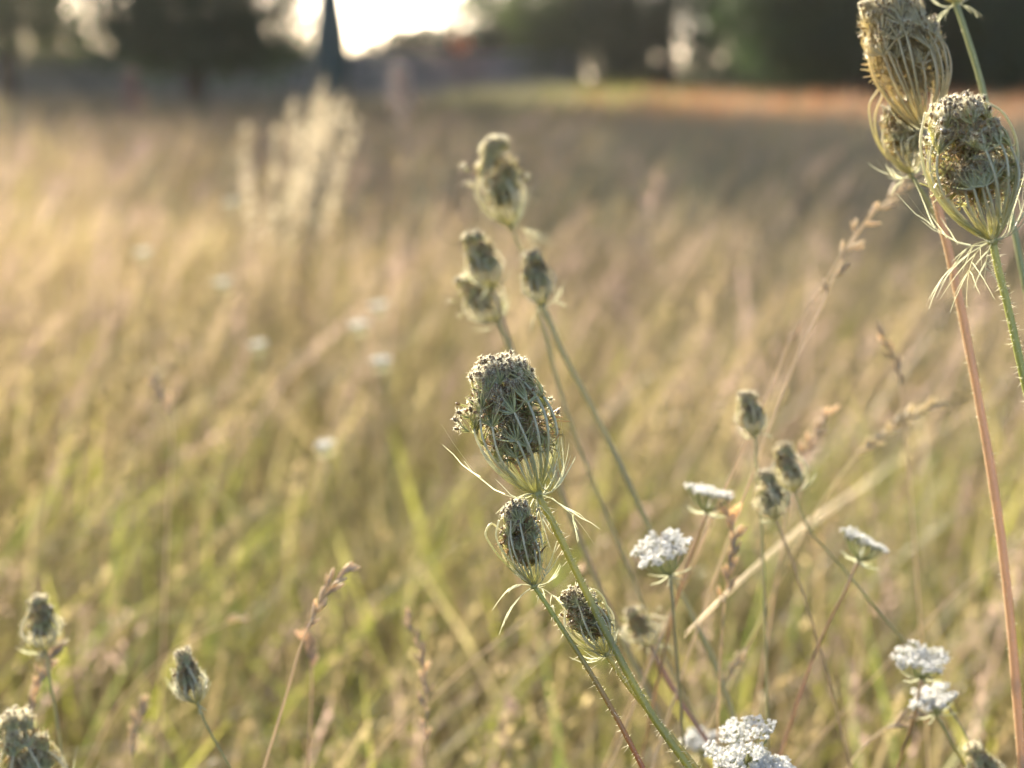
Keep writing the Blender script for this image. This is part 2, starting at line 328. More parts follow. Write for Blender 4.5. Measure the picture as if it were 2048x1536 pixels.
def tree(x, y, h, rad, zlow, label, col, trunk_r, clumps=170, per=80, size=0.16, holes=(), limbs=7, dens_low=1.0, lean=0.0, group='trees along the far edge of the field'):
    r = thing('broadleaf_tree', (x, y, 0), label, 'tree', group)
    b = MB(); top = h * 0.7
    tr = cat([(x, y, -.05), (x + lean * .3, y, h * .2), (x + lean * .6 + .15, y, h * .45), (x + lean, y + .1, top)], 14)
    b.tube(tr, np.linspace(trunk_r * 1.15, trunk_r * .25, 14) * np.array([1.25] + [1] * 13), A([.1, .07, .05]), 10)
    for i in range(limbs):
        a = rng.random() * 6.28; s = tr[3 + i % 9]; e = s + A([math.cos(a) * rad * .7, math.sin(a) * rad * .7, rad * rng.uniform(-.05, .5)])
        m = (s + e) / 2 + A([0, 0, .3]); b.tube(cat([s, m, e], 7), np.linspace(trunk_r * .4, .02, 7), A([.1, .07, .05]), 6)
    b.build('trunk', M_BARK, r, ORG[r.name])
    cs = []; cz = (h + zlow) / 2; hz = (h - zlow) / 2
    while len(cs) < clumps:
        v = rng.normal(size=3); v = v / np.linalg.norm(v) * rng.random() ** 0.45
        p = A([x + lean * .5 + v[0] * rad, y + v[1] * rad * .8, cz + v[2] * hz])
        if any((p[0] - hx) ** 2 + (p[2] - hzz) ** 2 < hr * hr for hx, hzz, hr in holes): continue
        cs.append(p)
    # low drooping skirt of branches
    n = int(clumps * dens_low)
    while n > 0:
        a = rng.random() * 6.28; q = rng.random() ** .5; p = A([x + lean * .5 + math.cos(a) * rad * q, y + math.sin(a) * rad * .8 * q, zlow + rng.random() * 1.9])
        if not any((p[0] - hx) ** 2 + (p[2] - hzz) ** 2 < hr * hr for hx, hzz, hr in holes): cs.append(p)
        n -= 1
    b = MB(); leaves(b, cs, per, 0.22 + rad * 0.03, size, col); b.build('crown', M_LEAF, r, ORG[r.name], False)
def X(px, y): return (px - 1024) / FP * y
DK = (0.036, 0.064, 0.018); MG = (0.10, 0.14, 0.035); LG = (0.14, 0.18, 0.05)
tree(X(400, 40), 40, 15, 2.6, 1.35, 'dark bushy tree with low crown left of the green post', DK, 0.24, 220, 75, dens_low=.95)
tree(X(30, 46), 46, 14, 2.1, 1.9, 'light green tree at the far left edge of the field', LG, 0.25, 150, 70, dens_low=.9)
tree(X(1030, 52), 52, 10, 1.9, 1.9, 'thin leafy tree at the edge of the sky gap', MG, 0.16, 80, 70, dens_low=.8)
tree(X(1150, 49), 49, 11, 2.0, 1.2, 'green tree standing at the end of the stone wall', MG, 0.22, 120, 70, dens_low=1.0)
tree(X(1330, 47), 47, 12, 2.2, 1.1, 'dark tree with bright sky gaps low in its crown', DK, 0.26, 140, 70, dens_low=1.15, holes=[(X(1345, 47), 1.55, .55), (X(1372, 47), 2.5, .55), (X(1430, 47), 1.6, .42)])
tree(X(1510, 44), 44, 13, 2.0, 1.2, 'dark tree directly left of the near one with the thick brown trunk', DK, 0.28, 130, 70, dens_low=1.05, holes=[(X(1425, 44), 1.5, .5), (X(1540, 44), 1.5, .42), (X(1590, 44), 2.2, .55), (X(1470, 44), 2.7, .45), (X(1350, 44), 1.5, .5)])
tree(X(1725, 34), 34, 13, 2.9, 1.3, 'near dark tree with a thick brown trunk', DK, 0.3, 200, 80, dens_low=1.3)
tree(X(1930, 40), 40, 13, 3.3, 0.9, 'dense dark tree right of the thick brown trunk', DK, 0.3, 220, 80, dens_low=2.6)
tree(X(2180, 37), 37, 13, 3.0, 0.9, 'dense dark tree at the right-hand end of the row', DK, 0.3, 180, 80, dens_low=1.8)
tree(-11.9, 38, 16, 3.8, 4.2, 'tall broad tree out of view at left, added to shade the field', DK, 0.3, 260, 60, size=.24, dens_low=.15)  # unseen tree, put in to throw shade across the field
def undergrowth():
    b = MB(); cs = []
    for i in range(420):
        x = rng.uniform(X(1600, 41), 16); cs.append((x, 42 + rng.normal(0, 1.2), rng.random() ** 1.2 * 1.6))
    for i in range(900):
        x = rng.uniform(2.2, 17); cs.append((x, 50 + rng.normal(0, .6), rng.random() * .95))
    leaves(b, cs, 40, .25, .14, (0.025, 0.032, 0.014)); o = b.build('undergrowth', M_LEAF, smooth=False); o['kind'] = 'stuff'; o['label'] = 'dark undergrowth beneath the right-hand trees'; o['category'] = 'undergrowth'
undergrowth()

def post():
    y = 34; x = X(668, y); r = thing('metal_post', (x, y, 0), 'dark green metal post with a flared base in the sky gap', 'post')
    prof = [(0, .40), (.15, .39), (.5, .37), (.9, .36), (1.25, .34), (1.5, .27), (1.75, .215), (2.0, .19), (3, .18), (5.5, .15)]
    b = MB(); b.tube(cat([(x, y, z) for z, _ in prof], 40), np.interp(np.linspace(0, 9, 40), range(10), [q for _, q in prof]), A([.02, .04, .03]), 20); b.build('shaft', M_POST, r, ORG[r.name])
    b = MB(); b.ell(A([x, y, 5.6]), A([0, 0, 1]), .5, .22, A([.02, .04, .03]), 16, 10); b.build('finial', M_POST, r, ORG[r.name])
    b = MB(); b.tube([(x, y, 0), (x, y, .12)], .46, A([.02, .04, .03]), 20); b.tube([(x, y, .115), (x, y, .12)], [.46, .3], A([.02, .04, .03]), 20); b.build('base', M_POST, r, ORG[r.name])
post()
def marker():
    y = 47; x = X(922, y); r = thing('round_sign', (x, y, 0), 'small orange disc in front of the rounded dark hedge', 'sign')
    z = 1 + 62 / FP * y; b = MB(); b.tube([(x, y, 0), (x, y, z)], .025, A([.2, .2, .2]), 8); b.build('pole', M_BARK, r, ORG[r.name])
    b = MB(); b.tube([(x, y - .03, z), (x, y - .028, z), (x, y - .052, z), (x, y - .054, z)], [.001, .25, .25, .001], A([.8, .2, .05]), 24); b.build('disc', M_ORANGE, r, ORG[r.name], False)
marker()

# ------------------------------------------------------------------ wild carrot
RAYLO = A([.56, .56, .16]); RAYHI = A([.76, .75, .55]); PED = A([.58, .59, .26]); PEDB = A([.58, .42, .22]); FRUIT = A([.26, .17, .07]); BRIS = A([.88, .84, .62]); BRACT = A([.54, .56, .36])

def frame(u, spin):
    u = unit(u); a = unit(np.cross(u, [math.cos(spin), math.sin(spin), 0.1])); return np.stack([a, np.cross(u, a), u], 1)

def make_bract(J, d, up, L, col, lobes, rnd, cmin=.3):
    """a thin feathered bract curving from d towards up"""
    b = MB(); side = unit(np.cross(d, up)); ts = np.linspace(0, 1, 9); c = rnd.uniform(cmin, 1.15)
    pts = A([J + L * (d * t * (1 - .25 * t) + up * c * t * t) for t in ts]); w = 0.00065 * (1 - ts * .8)
    colr = A([col * (1 - .35 * t) + A([.3, .16, .06]) * .35 * t for t in ts])
    b.ribbon(pts, w, side, colr); b.ribbon(pts, w * .7, unit(np.cross(side, d)), colr)
    for k in range(lobes):
        for sg in (-1, 1):
            if rnd.random() < .2: continue
            i = rnd.randint(2, 5); s = pts[i]; dd = unit(unit(pts[i + 1] - pts[i]) + sg * side * rnd.uniform(.3, .8) + up * rnd.uniform(-.2, .4)); l = L * rnd.uniform(.22, .5)
            t2 = np.linspace(0, 1, 5); pp = A([s + l * (dd * t + up * .25 * t * t + A([rnd.uniform(-.02, .02)] * 3)) for t in t2]); b.ribbon(pp, .0005 * (1 - t2 * .8), unit(np.cross(dd, FWD)), col)
    return b

def seed_head(root, J, top, W, seed, nray=22, lo=.38, hi=.78, col=1.0, tan=0.0, fruit=1.0, bristle=True, nbr=8, loops=(), strays=0, rayw=1.0, vary=True, shear=None, fuzz=0, cmin=.3, core=.93, belly=.52, det=1.0, brl=.58, topfill=1.0):
    rr = random.Random(seed); J = A(J); top = A(top); L = np.linalg.norm(top - J); F = frame(top - J, rr.random() * 6)
    if vary: belly += rr.uniform(-.08, .08); core *= rr.uniform(.88, 1.06)
    shx, shy = (rr.uniform(-.13, .13), rr.uniform(-.13, .13)) if vary else (0, 0)
    def wp(x, y, z): return J + F @ A([x + shx * z * z / L, y + shy * z * z / L, z])
    tc = lambda c, k=1.0: (np.asarray(c) * (1 - tan * k) + A([.74, .62, .34]) * tan * k) * col
    Rm = W / 2
    def rad(z):      # egg outline, z in 0..1
        if z < belly: q = z / belly; return Rm * (math.sin(q * math.pi / 2) ** .8 * .98)
        q = (z - belly) / (1.0 - belly); return Rm * max(0, 1 - q ** 2.0 * .85)
    # receptacle and inner tangle are the head's own mesh
    b = MB(); b.ell(J, F[:, 2], .0042 * (L / .05), .0016 * (L / .05) + .0006, tc(RAYLO))
    nin = int(62 * det)
    for i in range(nin):
        a = rr.random() * 6.28; z = rr.uniform(.29, .76); q = rad(z) * core * rr.uniform(0, .95); c = A([math.cos(a) * q, math.sin(a) * q, z * L])
        for k in range(13):
            d = unit(A([rr.gauss(0, .7), rr.gauss(0, .7), rr.gauss(.15, .6)])); e = c + d * L * rr.uniform(.08, .15)
            b.tube(A([wp(*c), wp(*((c + e) / 2 + A([rr.gauss(0, .001)] * 3))), wp(*e)]), .00026, tc(PED if rr.random() < .5 else PEDB), 3)
            if rr.random() < .5 * fruit and z > .6: b.ell(wp(*e), F @ d, .0020, .0007, tc(FRUIT * rr.uniform(.8, 2.0), .5), 5, 3)
    head = b.build('seed_head', M_PLANT, root, J)
    fr = .0026 * min(1, (L / .05) ** .5 + .1)
    rk = min(1.0, L / .055) ** .6
    def umbellet(c, upd, outd, n, ln, spread=1.0):
        b = MB(); hb = []; hd = []; tips = []
        tg = unit(np.cross(upd, outd))
        for k in range(n):
            th = rr.gauss(0, .62) * spread; ph = rr.uniform(-.75, .35)
            d = unit(upd * math.cos(th) + tg * math.sin(th) + outd * ph); l = ln * rr.uniform(.75, 1.15)
            e = c + d * l * .85 + upd * l * .18 - outd * l * .12; m = c + d * l * .5 + outd * l * .05
            cc = tc(PED * rr.uniform(.8, 1.35)); b.tube(cat([wp(*c), wp(*m), wp(*e)], 5), np.linspace(.00036, .00024, 5) * rk, A([cc, cc, cc, cc * .6 + tc(PEDB) * .4, tc(PEDB)]), 4)
            tips += [wp(*e)] * (12 if L > .035 else 5)
            if rr.random() < fruit * (.28 if c[2] < L * .55 else .6):
                fd = unit(d + upd * .4); w_ = wp(*e); wd = F @ fd; f1 = tc(FRUIT * rr.uniform(.7, 1.7), .3); b.ell(w_ + wd * fr * .4, wd, fr, fr * .29, f1, 6, 4, f1 * .8)
                if bristle:
                    nn = 34; ring = np.asarray([unit(np.cross(wd, [rr.gauss(0, 1), rr.gauss(0, 1), rr.gauss(0, 1)])) for _ in range(nn)])
                    zz = A([rr.uniform(-.5, .5) for _ in range(nn)])[:, None]; base = w_ + wd * fr * .4 + wd * zz * fr * .95; hb.append(base); hd.append(ring * .9 + wd * zz * .9)
        if bristle and tips:
            tb = A(tips); hb.append(tb + rng.normal(size=tb.shape) * .0006); q_ = rng.normal(size=tb.shape); hd.append(q_ / np.linalg.norm(q_, axis=1)[:, None])
        for k in range(5):     # bracteoles
            th = rr.uniform(-1.7, 1.7); d = unit(upd * math.cos(th) + tg * math.sin(th) + outd * rr.uniform(.1, .6)); l = ln * rr.uniform(.5, .9); ts = np.linspace(0, 1, 4)
            pts = A([wp(*(c + d * l * t + upd * l * .2 * t * t)) for t in ts]); b.ribbon(pts, .0007 * (1 - ts * .85) * rk, unit(F @ np.cross(d, outd)), tc(A([.36, .40, .16])))
        if hb:
            hb = np.vstack(hb); hd = np.vstack(hd); b.spikes(hb, hd, (.0017) * rk * (0.7 + .6 * rng.random(len(hb))), .00026, tc(BRIS, .3))
        b.build('umbellet', M_HAIR, head, wp(*c))
    for i in range(nray):
        a = (i + rr.uniform(-.3, .3)) / nray * 6.283; inner = (i % 3 == 0); ze = rr.uniform(lo, hi) if not inner else rr.uniform(lo * .8, lo * 1.15)
        k = .80 if inner else 1.0; pts = []
        for t in np.linspace(0, 1, 9):
            z = t * ze; q = rad(z) * k * (1 - (1 - core) * max(0, (t - .6) / .4) ** 1.5) * (1 + .03 * math.sin(t * 5 + i)); pts.append(wp(math.cos(a + .12 * math.sin(t * 2 + i)) * q, math.sin(a + .12 * math.sin(t * 2 + i)) * q, z * L))
        b = MB(); ts = np.linspace(0, 1, 17); cc = A([tc(RAYLO * (1 - t) + RAYHI * t) for t in np.clip(ts * 1.6, 0, 1)])
        b.tube(cat(pts, 17), np.linspace(.00062, .00048, 17) * rayw * (.55 + .45 * L / .055), cc, 6)
        if fuzz:
            pp = cat(pts, 60)[22:]; q_ = rng.integers(0, len(pp), fuzz); hd_ = rng.normal(size=(fuzz, 3)); hd_ /= np.linalg.norm(hd_, axis=1)[:, None]
            b.spikes(pp[q_], hd_, .0017 * (.5 + rng.random(fuzz)), .0003, tc(BRIS, .3))
        b.build('ray', M_HAIR if fuzz else M_PLANT, head, J)
        aa = a + .12 * math.sin(2 + i); q = rad(ze) * k * core * .98; c = A([math.cos(aa) * q, math.sin(aa) * q, ze * L]); o = A([math.cos(aa), math.sin(aa), 0])
        up = unit(A([0, 0, 1]) - o * (.25 + .5 * max(0, ze - .5))); umbellet(c, up, o, int(15 * det) + 4, L * (.17 if not inner else .15))
    # crown of the nest: umbellets seen end on
    nt_ = int(10 * topfill)
    for i in range(nt_):
        a = i * 2.4; q = Rm * .76 * core * math.sqrt((i + .5) / nt_); z = .70 + .17 * (1 - (q / Rm) ** 2); o = A([math.cos(a), math.sin(a), 0]); umbellet(A([math.cos(a) * q, math.sin(a) * q, z * L]), unit(A([0, 0, 1]) + o * .05 * q / Rm), o, int(16 * det) + 4, L * .13, 1.0)
    for i in range(strays):
        a = rr.random() * 6.28; z = rr.uniform(.4, .75); o = A([math.cos(a), math.sin(a), 0]); q = rad(z) * 1.08; umbellet(A([math.cos(a) * q, math.sin(a) * q, z * L]), unit(A([0, 0, .6]) + o * .8), o, 4, L * .1, .6)
    for lp in loops:
        b = MB(); pts = cat(lp, 22); b.tube(pts, np.linspace(.00062, .0005, 22) * (.6 + .4 * L / .055), A([tc(RAYLO * (1 - t) + RAYHI * t) for t in np.linspace(0, 1, 22)]), 6); b.build('ray', M_PLANT, head, J)
    br_ = random.Random(seed * 7 + 1)
    for i in range(nbr):
        a = (i + rr.uniform(-.3, .3)) / nbr * 6.283; el = rr.uniform(-.45, .55); d = F @ unit(A([math.cos(a), math.sin(a), el]))
        make_bract(J, d, F[:, 2] * (1 if rr.random() < .75 else -.7), L * brl * rr.uniform(.7, 1.35), tc(BRACT * rr.uniform(.75, 1.3), .5), 3, br_, cmin).build('bract', M_HAIR, head, J)
    return head

def stem(root, pts, r0, r1, c0, c1, hairs=0, hl=.0027, sides=10, n=46, split=None, haircol=BRIS):
    """pts run from the head down to the soil"""
    p = cat(pts, n); L = np.concatenate([[0], np.cumsum(np.linalg.norm(np.diff(p, axis=0), axis=1))]); t = L / L[-1]
    k = np.clip((t - (split or 0)) / (.09 if split is not None else 1), 0, 1)[:, None]
    vv = np.interp(t, np.linspace(0, 1, 24), rng.random(24))[:, None]; wv = np.interp(t, np.linspace(0, 1, 40), rng.random(40))
    b = MB(); b.tube(p, (r0 + (r1 - r0) * t) * (.92 + .16 * wv), (A(c0) * (1 - k) + A(c1) * k) * (A([.84, .86, .8]) + A([.30, .22, .3]) * vv), sides, .13); o = b.build('stem', M_PLANT, root, ORG[root.name])
    if hairs:
        s = np.sort(rng.random(hairs) ** 1.25) * L[-1] * .62; base = np.stack([np.interp(s, L, p[:, i]) for i in range(3)], 1)
        tan = np.gradient(p, axis=0); tan = np.stack([np.interp(s, L, tan[:, i]) for i in range(3)], 1); tan /= np.linalg.norm(tan, axis=1)[:, None]
        d = np.cross(tan, rng.normal(size=(hairs, 3))); d /= np.linalg.norm(d, axis=1)[:, None]; rad_ = np.interp(s, L, r0 + (r1 - r0) * t)[:, None]
        b = MB(); hh = hl * (.25 + 1.1 * rng.random(hairs) ** 1.5); d2 = d - tan * rng.normal(-.1, .35, (hairs, 1)); b.spikes(base + d * rad_ * .95, d2, hh, .0003, haircol); b.spikes(base + d * rad_ * .95, d2, hh, .0003, haircol)
        b.build('hairs', M_HAIR, o, ORG[root.name])
    return o

GR = 'wild carrot stalks with closed seed heads'
def carrot(label, d, J, top, Wpx, path, seed, r=(.0013, .0017), c0=(.24, .29, .05), c1=(.2, .2, .08), hairs=0, dz=0.0, loops=(), split=None, ddepth=0.0, tilt=0.0, hl=.0027, wk=1.0, **kw):
    pj = P(*J, d); pt = P(*top, d + tilt)
    pts = [pj] + [P(x, y, d + ddepth * (i + 1) / len(path)) for i, (x, y) in enumerate(path)]
    pts = to_ground(pts); root = thing('wild_carrot', pts[-1], label, 'wild carrot', GR)
    stem(root, pts, r[0], r[1], c0, c1, hairs, hl=hl, split=split)
    seed_head(root, pj, pt, Wpx * wk / FP * d, seed, loops=[[P(x, y, d + dd) for x, y, dd in lp] for lp in loops], **kw)
    return root

# three in focus
carrot('sharpest and largest seed head in the middle on a green bristly stem', .68, (1074, 988), (984, 720), 170, [(1100, 1035), (1160, 1160), (1225, 1290), (1300, 1425), (1385, 1545)], 3,
       r=(.0013, .00175), c0=(.42, .42, .10), c1=(.36, .37, .09), hairs=1100, nray=26, nbr=11, strays=5, det=1.15, brl=.60, vary=False, cmin=.6, lo=.34, belly=.50, tan=.08, topfill=1.3)
carrot('small narrow seed head directly below the largest one, on a stem turning brown', .675, (1068, 1172), (1012, 1015), 88, [(1110, 1235), (1165, 1320), (1230, 1430), (1290, 1545)], 5,
       r=(.0009, .0011), c0=(.34, .38, .10), c1=(.46, .21, .08), split=.015, hairs=520, nray=17, nbr=7, fruit=.5, core=.8, tan=.15, lo=.45, hi=.85, brl=.62,
       loops=[[(1066, 1170, 0), (1020, 1135, -.003), (985, 1095, -.003), (971, 1066, -.002), (983, 1047, 0), (1000, 1060, .002)], [(1070, 1170, 0), (1084, 1100, .004), (1085, 1050, .004), (1075, 1005, .003)], [(1066, 1170, 0), (1018, 1120, -.006), (992, 1070, -.006), (998, 1040, -.006)]])
carrot('small seed head lowest of the sharp ones, with a looped ray on its right', .69, (1212, 1308), (1148, 1180), 104, [(1240, 1350), (1290, 1415), (1345, 1475), (1400, 1545)], 8,
       r=(.0009, .0012), c0=(.46, .42, .12), c1=(.46, .27, .13), hairs=520, nray=18, nbr=8, fruit=.55, core=.86, tan=.2, lo=.42, hi=.85, brl=.62,
       loops=[[(1212, 1306, 0), (1220, 1262, -.002), (1214, 1215, -.002), (1203, 1190, -.001), (1188, 1179, 0), (1172, 1186, .001)], [(1210, 1306, 0), (1150, 1290, -.006), (1116, 1250, -.006), (1105, 1210, -.004)]])
# upper right group
carrot('big round seed head at the right edge above a hairy green stem', .645, (1985, 482), (1908, 200), 182, [(1997, 540), (2015, 610), (2032, 685), (2052, 775), (2085, 900)], 12,
       r=(.0014, .0016), c0=(.42, .44, .12), c1=(.33, .34, .08), hairs=1100, vary=False, nray=26, nbr=12, lo=.35, hi=.8, brl=.6, tan=.25, strays=2,
       loops=[[(1987, 480, 0), (2022, 400, -.006), (2036, 320, -.008), (2024, 255, -.006), (2000, 220, -.003), (1972, 204, 0)], [(1983, 480, 0), (1900, 425, -.006), (1855, 360, -.008), (1841, 290, -.006), (1850, 225, -.003)], [(1983, 480, 0), (1890, 410, 0), (1847, 330, 0), (1843, 260, 0), (1862, 215, 0)]])
carrot('tall tan seed head at the top right on a long reddish stem', .77, (1848, 262), (1808, -14), 160, [(1866, 372), (1902, 520), (1950, 760), (1992, 1000), (2020, 1230), (2036, 1420), (2045, 1545)], 15,
       r=(.0018, .0022), c0=(.60, .43, .25), c1=(.62, .46, .27), hairs=1000, hl=.0018, nray=30, nbr=6, lo=.5, hi=.82, belly=.6, tan=.8, brl=.25, topfill=1.6)
carrot('small yellowish seed head below the tall tan one', .79, (1822, 350), (1788, 205), 96, [(1866, 420), (1903, 520), (1951, 760), (1993, 1000), (2021, 1230), (2045, 1545)], 18,
       r=(.0009, .0012), c0=(.36, .36, .14), c1=(.50, .30, .18), nray=15, nbr=6, tan=.45, lo=.45, hi=.8, fruit=.7,
       loops=[[(1818, 345, 0), (1770, 310, 0), (1742, 250, 0), (1740, 205, 0), (1756, 180, 0)], [(1820, 345, 0), (1760, 290, 0.004), (1750, 230, .004), (1765, 190, .003)]])
carrot('greenish seed head cut off by the top edge, behind the right-hand group', .80, (1912, 8), (1890, -150), 110, [(1930, 60), (1958, 150), (1985, 260), (2020, 420), (2060, 620)], 21,
       r=(.0013, .0016), c0=(.32, .36, .18), c1=(.3, .32, .16), hairs=150, hl=.001, nray=14, nbr=8, tan=.1, brl=.4)
# blurred group behind the largest head
K = dict(fruit=.3, core=.66, rayw=1.0, fuzz=110, tan=.3, wk=1.14, r=(.0012, .0015), c0=(.40, .39, .2), c1=(.40, .35, .2))
carrot('highest seed head of the blurred group left of centre', .98, (1022, 455), (972, 285), 104, [(1050, 520), (1080, 630), (1125, 800), (1200, 1000), (1262, 1150), (1330, 1320), (1410, 1470)], 24, nray=22, nbr=6, strays=5, det=.8, **{**K, 'r': (.0010, .0013), 'c1': (.30, .24, .17)})
carrot('left seed head of the blurred pair under the highest one', .93, (985, 578), (956, 462), 74, [(1000, 620), (1040, 740), (1090, 880), (1140, 1020), (1205, 1180), (1280, 1340)], 27, nray=19, nbr=6, det=.7, **{**K, 'r': (.0006, .0009), 'c0': (.34, .28, .18)})
carrot('loose seed head half hidden behind the left blurred one', .95, (995, 640), (930, 548), 88, [(1020, 700), (1060, 810), (1105, 940), (1150, 1060), (1220, 1230), (1300, 1400)], 30, nray=18, nbr=6, det=.7, strays=4, hi=.7, **K)
carrot('right seed head of the blurred pair, on a thick grey-green stem', .92, (1086, 612), (1060, 505), 66, [(1120, 695), (1175, 800), (1240, 930), (1300, 1062), (1365, 1195), (1425, 1320), (1475, 1462)], 33, nray=18, nbr=6, det=.7, **{**K, 'r': (.00165, .0019)})
# small blurred group on the right
carrot('uppermost of three small blurred seed heads right of centre', .88, (1510, 872), (1496, 785), 62, [(1515, 960), (1524, 1080), (1530, 1240), (1534, 1420)], 36, nray=18, nbr=5, det=.6, **{**K, 'r': (.0007, .0009)})
carrot('right-hand one of three small blurred seed heads', .88, (1588, 982), (1562, 890), 66, [(1612, 1050), (1680, 1130), (1750, 1215), (1830, 1310), (1900, 1420)], 39, nray=18, nbr=5, det=.6, **{**K, 'r': (.0006, .0008)})
carrot('lowest of three small blurred seed heads', .87, (1550, 1038), (1530, 945), 68, [(1580, 1110), (1612, 1210), (1650, 1330), (1680, 1450)], 42, nray=18, nbr=5, det=.6, **{**K, 'r': (.0005, .0007), 'c0': (.4, .32, .2)})
# left and bottom ones
carrot('small blurred seed head near the left edge, with a pale looped cage', .87, (92, 1302), (68, 1195), 76, [(100, 1360), (112, 1430), (122, 1500)], 45, nray=18, nbr=5, det=.6, **{**K, 'r': (.0007, .0009)})
carrot('small seed head low on the left, on a thin bent stem', .79, (394, 1405), (352, 1308), 66, [(410, 1445), (440, 1500), (475, 1560)], 48, hairs=120, hl=.001, nray=18, nbr=6, det=.7, **{**K, 'r': (.0006, .0008), 'c0': (.32, .32, .12)})
carrot('large blue-green seed head cut off in the lower left corner', .80, (86, 1640), (36, 1425), 138, [(120, 1700), (160, 1790)], 51, nray=22, nbr=8, det=.9, **{**K, 'c0': (.2, .26, .1)})
carrot('seed head peeping in at the bottom near the right corner', .83, (1985, 1590), (1955, 1488), 72, [(2010, 1640), (2040, 1700)], 54, nray=18, nbr=6, det=.7, **K)
carrot('pale half-open seed head blurred behind the looped one', .90, (1300, 1290), (1272, 1215), 84, [(1330, 1350), (1370, 1420), (1420, 1490)], 57, nray=13, nbr=8, det=.6, strays=4, **{**K, 'c0': (.36, .24, .18)})

# ------------------------------------------------------------------ white umbels
WHITE = A([.94, .93, .88])
def umbel(label, d, c, node, Wpx, path, seed, nrm_tilt=(0, .3), r=.0007, num=28, sc_c=(.32, .32, .15), group='white wild carrot flowers'):
    """c: centre of the flat flower disc, node: where its rays meet, both in photo pixels"""
    rr = random.Random(seed); pc = P(*c, d); pn = P(*node, d); W = Wpx / FP * d
    ax = unit(pc - pn); ax = unit(ax + A([nrm_tilt[0], 0, 0]) + nrm_tilt[1] * A([0, -1, 0.0])); F = frame(ax, rr.random() * 6)
    pts = to_ground([pn] + [P(x, y, d + .01 * i) for i, (x, y) in enumerate(path)]); root = thing('flowering_wild_carrot', pts[-1], label, 'wild carrot flower', group)
    stem(root, pts, r, r * 1.3, sc_c, (.36, .26, .15), n=30, sides=8)
    rays = MB(); spots = []
    for i in range(num):
        q = math.sqrt((i + .5) / num) * W / 2 * .9; a = i * 2.399 + rr.gauss(0, .15); e = pc + F @ A([math.cos(a) * q, math.sin(a) * q, -(q / W) ** 2 * W * .06 + rr.gauss(0, W * .02)])
        m = (pn + e) / 2 + F @ A([math.cos(a) * q * .15, math.sin(a) * q * .15, 0]); rays.tube(cat([pn, m, e], 6), .0003, A([.40, .42, .2]), 4); spots.append((e, q))
    for i in range(7):
        a = i * .9; dd = F @ unit(A([math.cos(a), math.sin(a), -.1])); rays.ribbon(A([pn, pn + dd * .006, pn + dd * .011 + F[:, 2] * .002]), A([.0008, .0006, .0002]), F[:, 2], BRACT)
    fh = rays.build('flower_head', M_PLANT, root, pn)
    for e, q in spots:
        b = MB(); nf = 16; ur = W / math.sqrt(num) * .5
        for k in range(nf):
            qq = math.sqrt((k + .5) / nf) * ur; a = k * 2.399 + rr.random(); fc = e + F @ A([math.cos(a) * qq, math.sin(a) * qq, .002 + rr.gauss(0, .0006)]); big = 1.0 + .5 * (qq / ur)
            b.tube(A([e, fc]), .0001, A([.45, .48, .25]), 3)
            a0 = rr.random() * 6; tl = A([rr.gauss(0, .6), rr.gauss(0, .6)])
            for j in range(5):
                aj = a0 + j * 1.2566; dr = unit(A([math.cos(aj), math.sin(aj), tl[0] * math.cos(aj) + tl[1] * math.sin(aj) + .15])); sd_ = A([-math.sin(aj), math.cos(aj), 0]); l = .00085 * big
                b.add([fc, fc + F @ (dr * l * .6 + sd_ * l * .42), fc + F @ (dr * l), fc + F @ (dr * l * .6 - sd_ * l * .42)], WHITE * rr.uniform(.85, 1), [(0, 1, 2, 3)])
        b.build('floret_cluster', M_PETAL, fh, e, False)
umbel('bluish white flower head in front of the thick grey-green stem', .80, (1324, 1102), (1340, 1150), 122, [(1345, 1200), (1352, 1300), (1362, 1420)], 61, (0, .42), sc_c=(.3, .3, .2))
umbel('white flower head seen edge-on, highest on the right half', .86, (1416, 990), (1412, 1026), 98, [(1398, 1070), (1375, 1130), (1350, 1210), (1325, 1320)], 62, (.1, .1), sc_c=(.45, .32, .2))
umbel('white flower head tipped to the right beside the long reddish stem', .85, (1726, 1086), (1716, 1122), 104, [(1700, 1160), (1660, 1240), (1620, 1330), (1580, 1450)], 63, (.18, .12), sc_c=(.45, .32, .22))
umbel('upper white flower head of the pair at the lower right', .83, (1840, 1322), (1842, 1358), 118, [(1832, 1420), (1812, 1480), (1790, 1550)], 64, (.12, .35), sc_c=(.4, .3, .18))
umbel('lower white flower head of the pair at the lower right', .83, (1866, 1400), (1872, 1428), 92, [(1900, 1480), (1935, 1540)], 65, (-.1, .35))
umbel('largest white flower head at the bottom edge', .74, (1482, 1492), (1492, 1532), 158, [(1500, 1580), (1515, 1660)], 66, (-.35, .5), num=30)
umbel('white flower head cut off by the bottom edge beside the largest one', .73, (1545, 1545), (1540, 1580), 100, [(1545, 1640), (1560, 1700)], 67, (-.1, .5))
umbel('blurred white flower head just behind the largest one', .95, (1402, 1484), (1404, 1510), 84, [(1410, 1560), (1420, 1620)], 68, (0, .4))
GF = 'far blurred white flowers among the grass'
for i, (x, y, d, lb) in enumerate([(762, 724, 1.7, 'cream blurred flower straight left of the largest seed head top'), (718, 650, 1.9, 'white blurred flower up and left of the largest seed head'), (757, 612, 2.2, 'faint blurred flower highest of the middle three'),
        (650, 892, 1.5, 'pale blurred flower left of the largest seed head base'), (516, 690, 2.0, 'yellowish blurred flower in the left half'), (462, 404, 3.4, 'wide pale blurred flower high in the left half'),
        (445, 565, 2.4, 'small blurred flower below the wide pale one'), (285, 505, 2.6, 'blurred flower left of the small one in the left half')]):
    umbel(lb, d, (x, y), (x + 3, y + 16), 40, [(x + 8, y + 60), (x + 14, y + 130)], 70 + i, (.05, .35), num=12, group=GF, r=.0009)

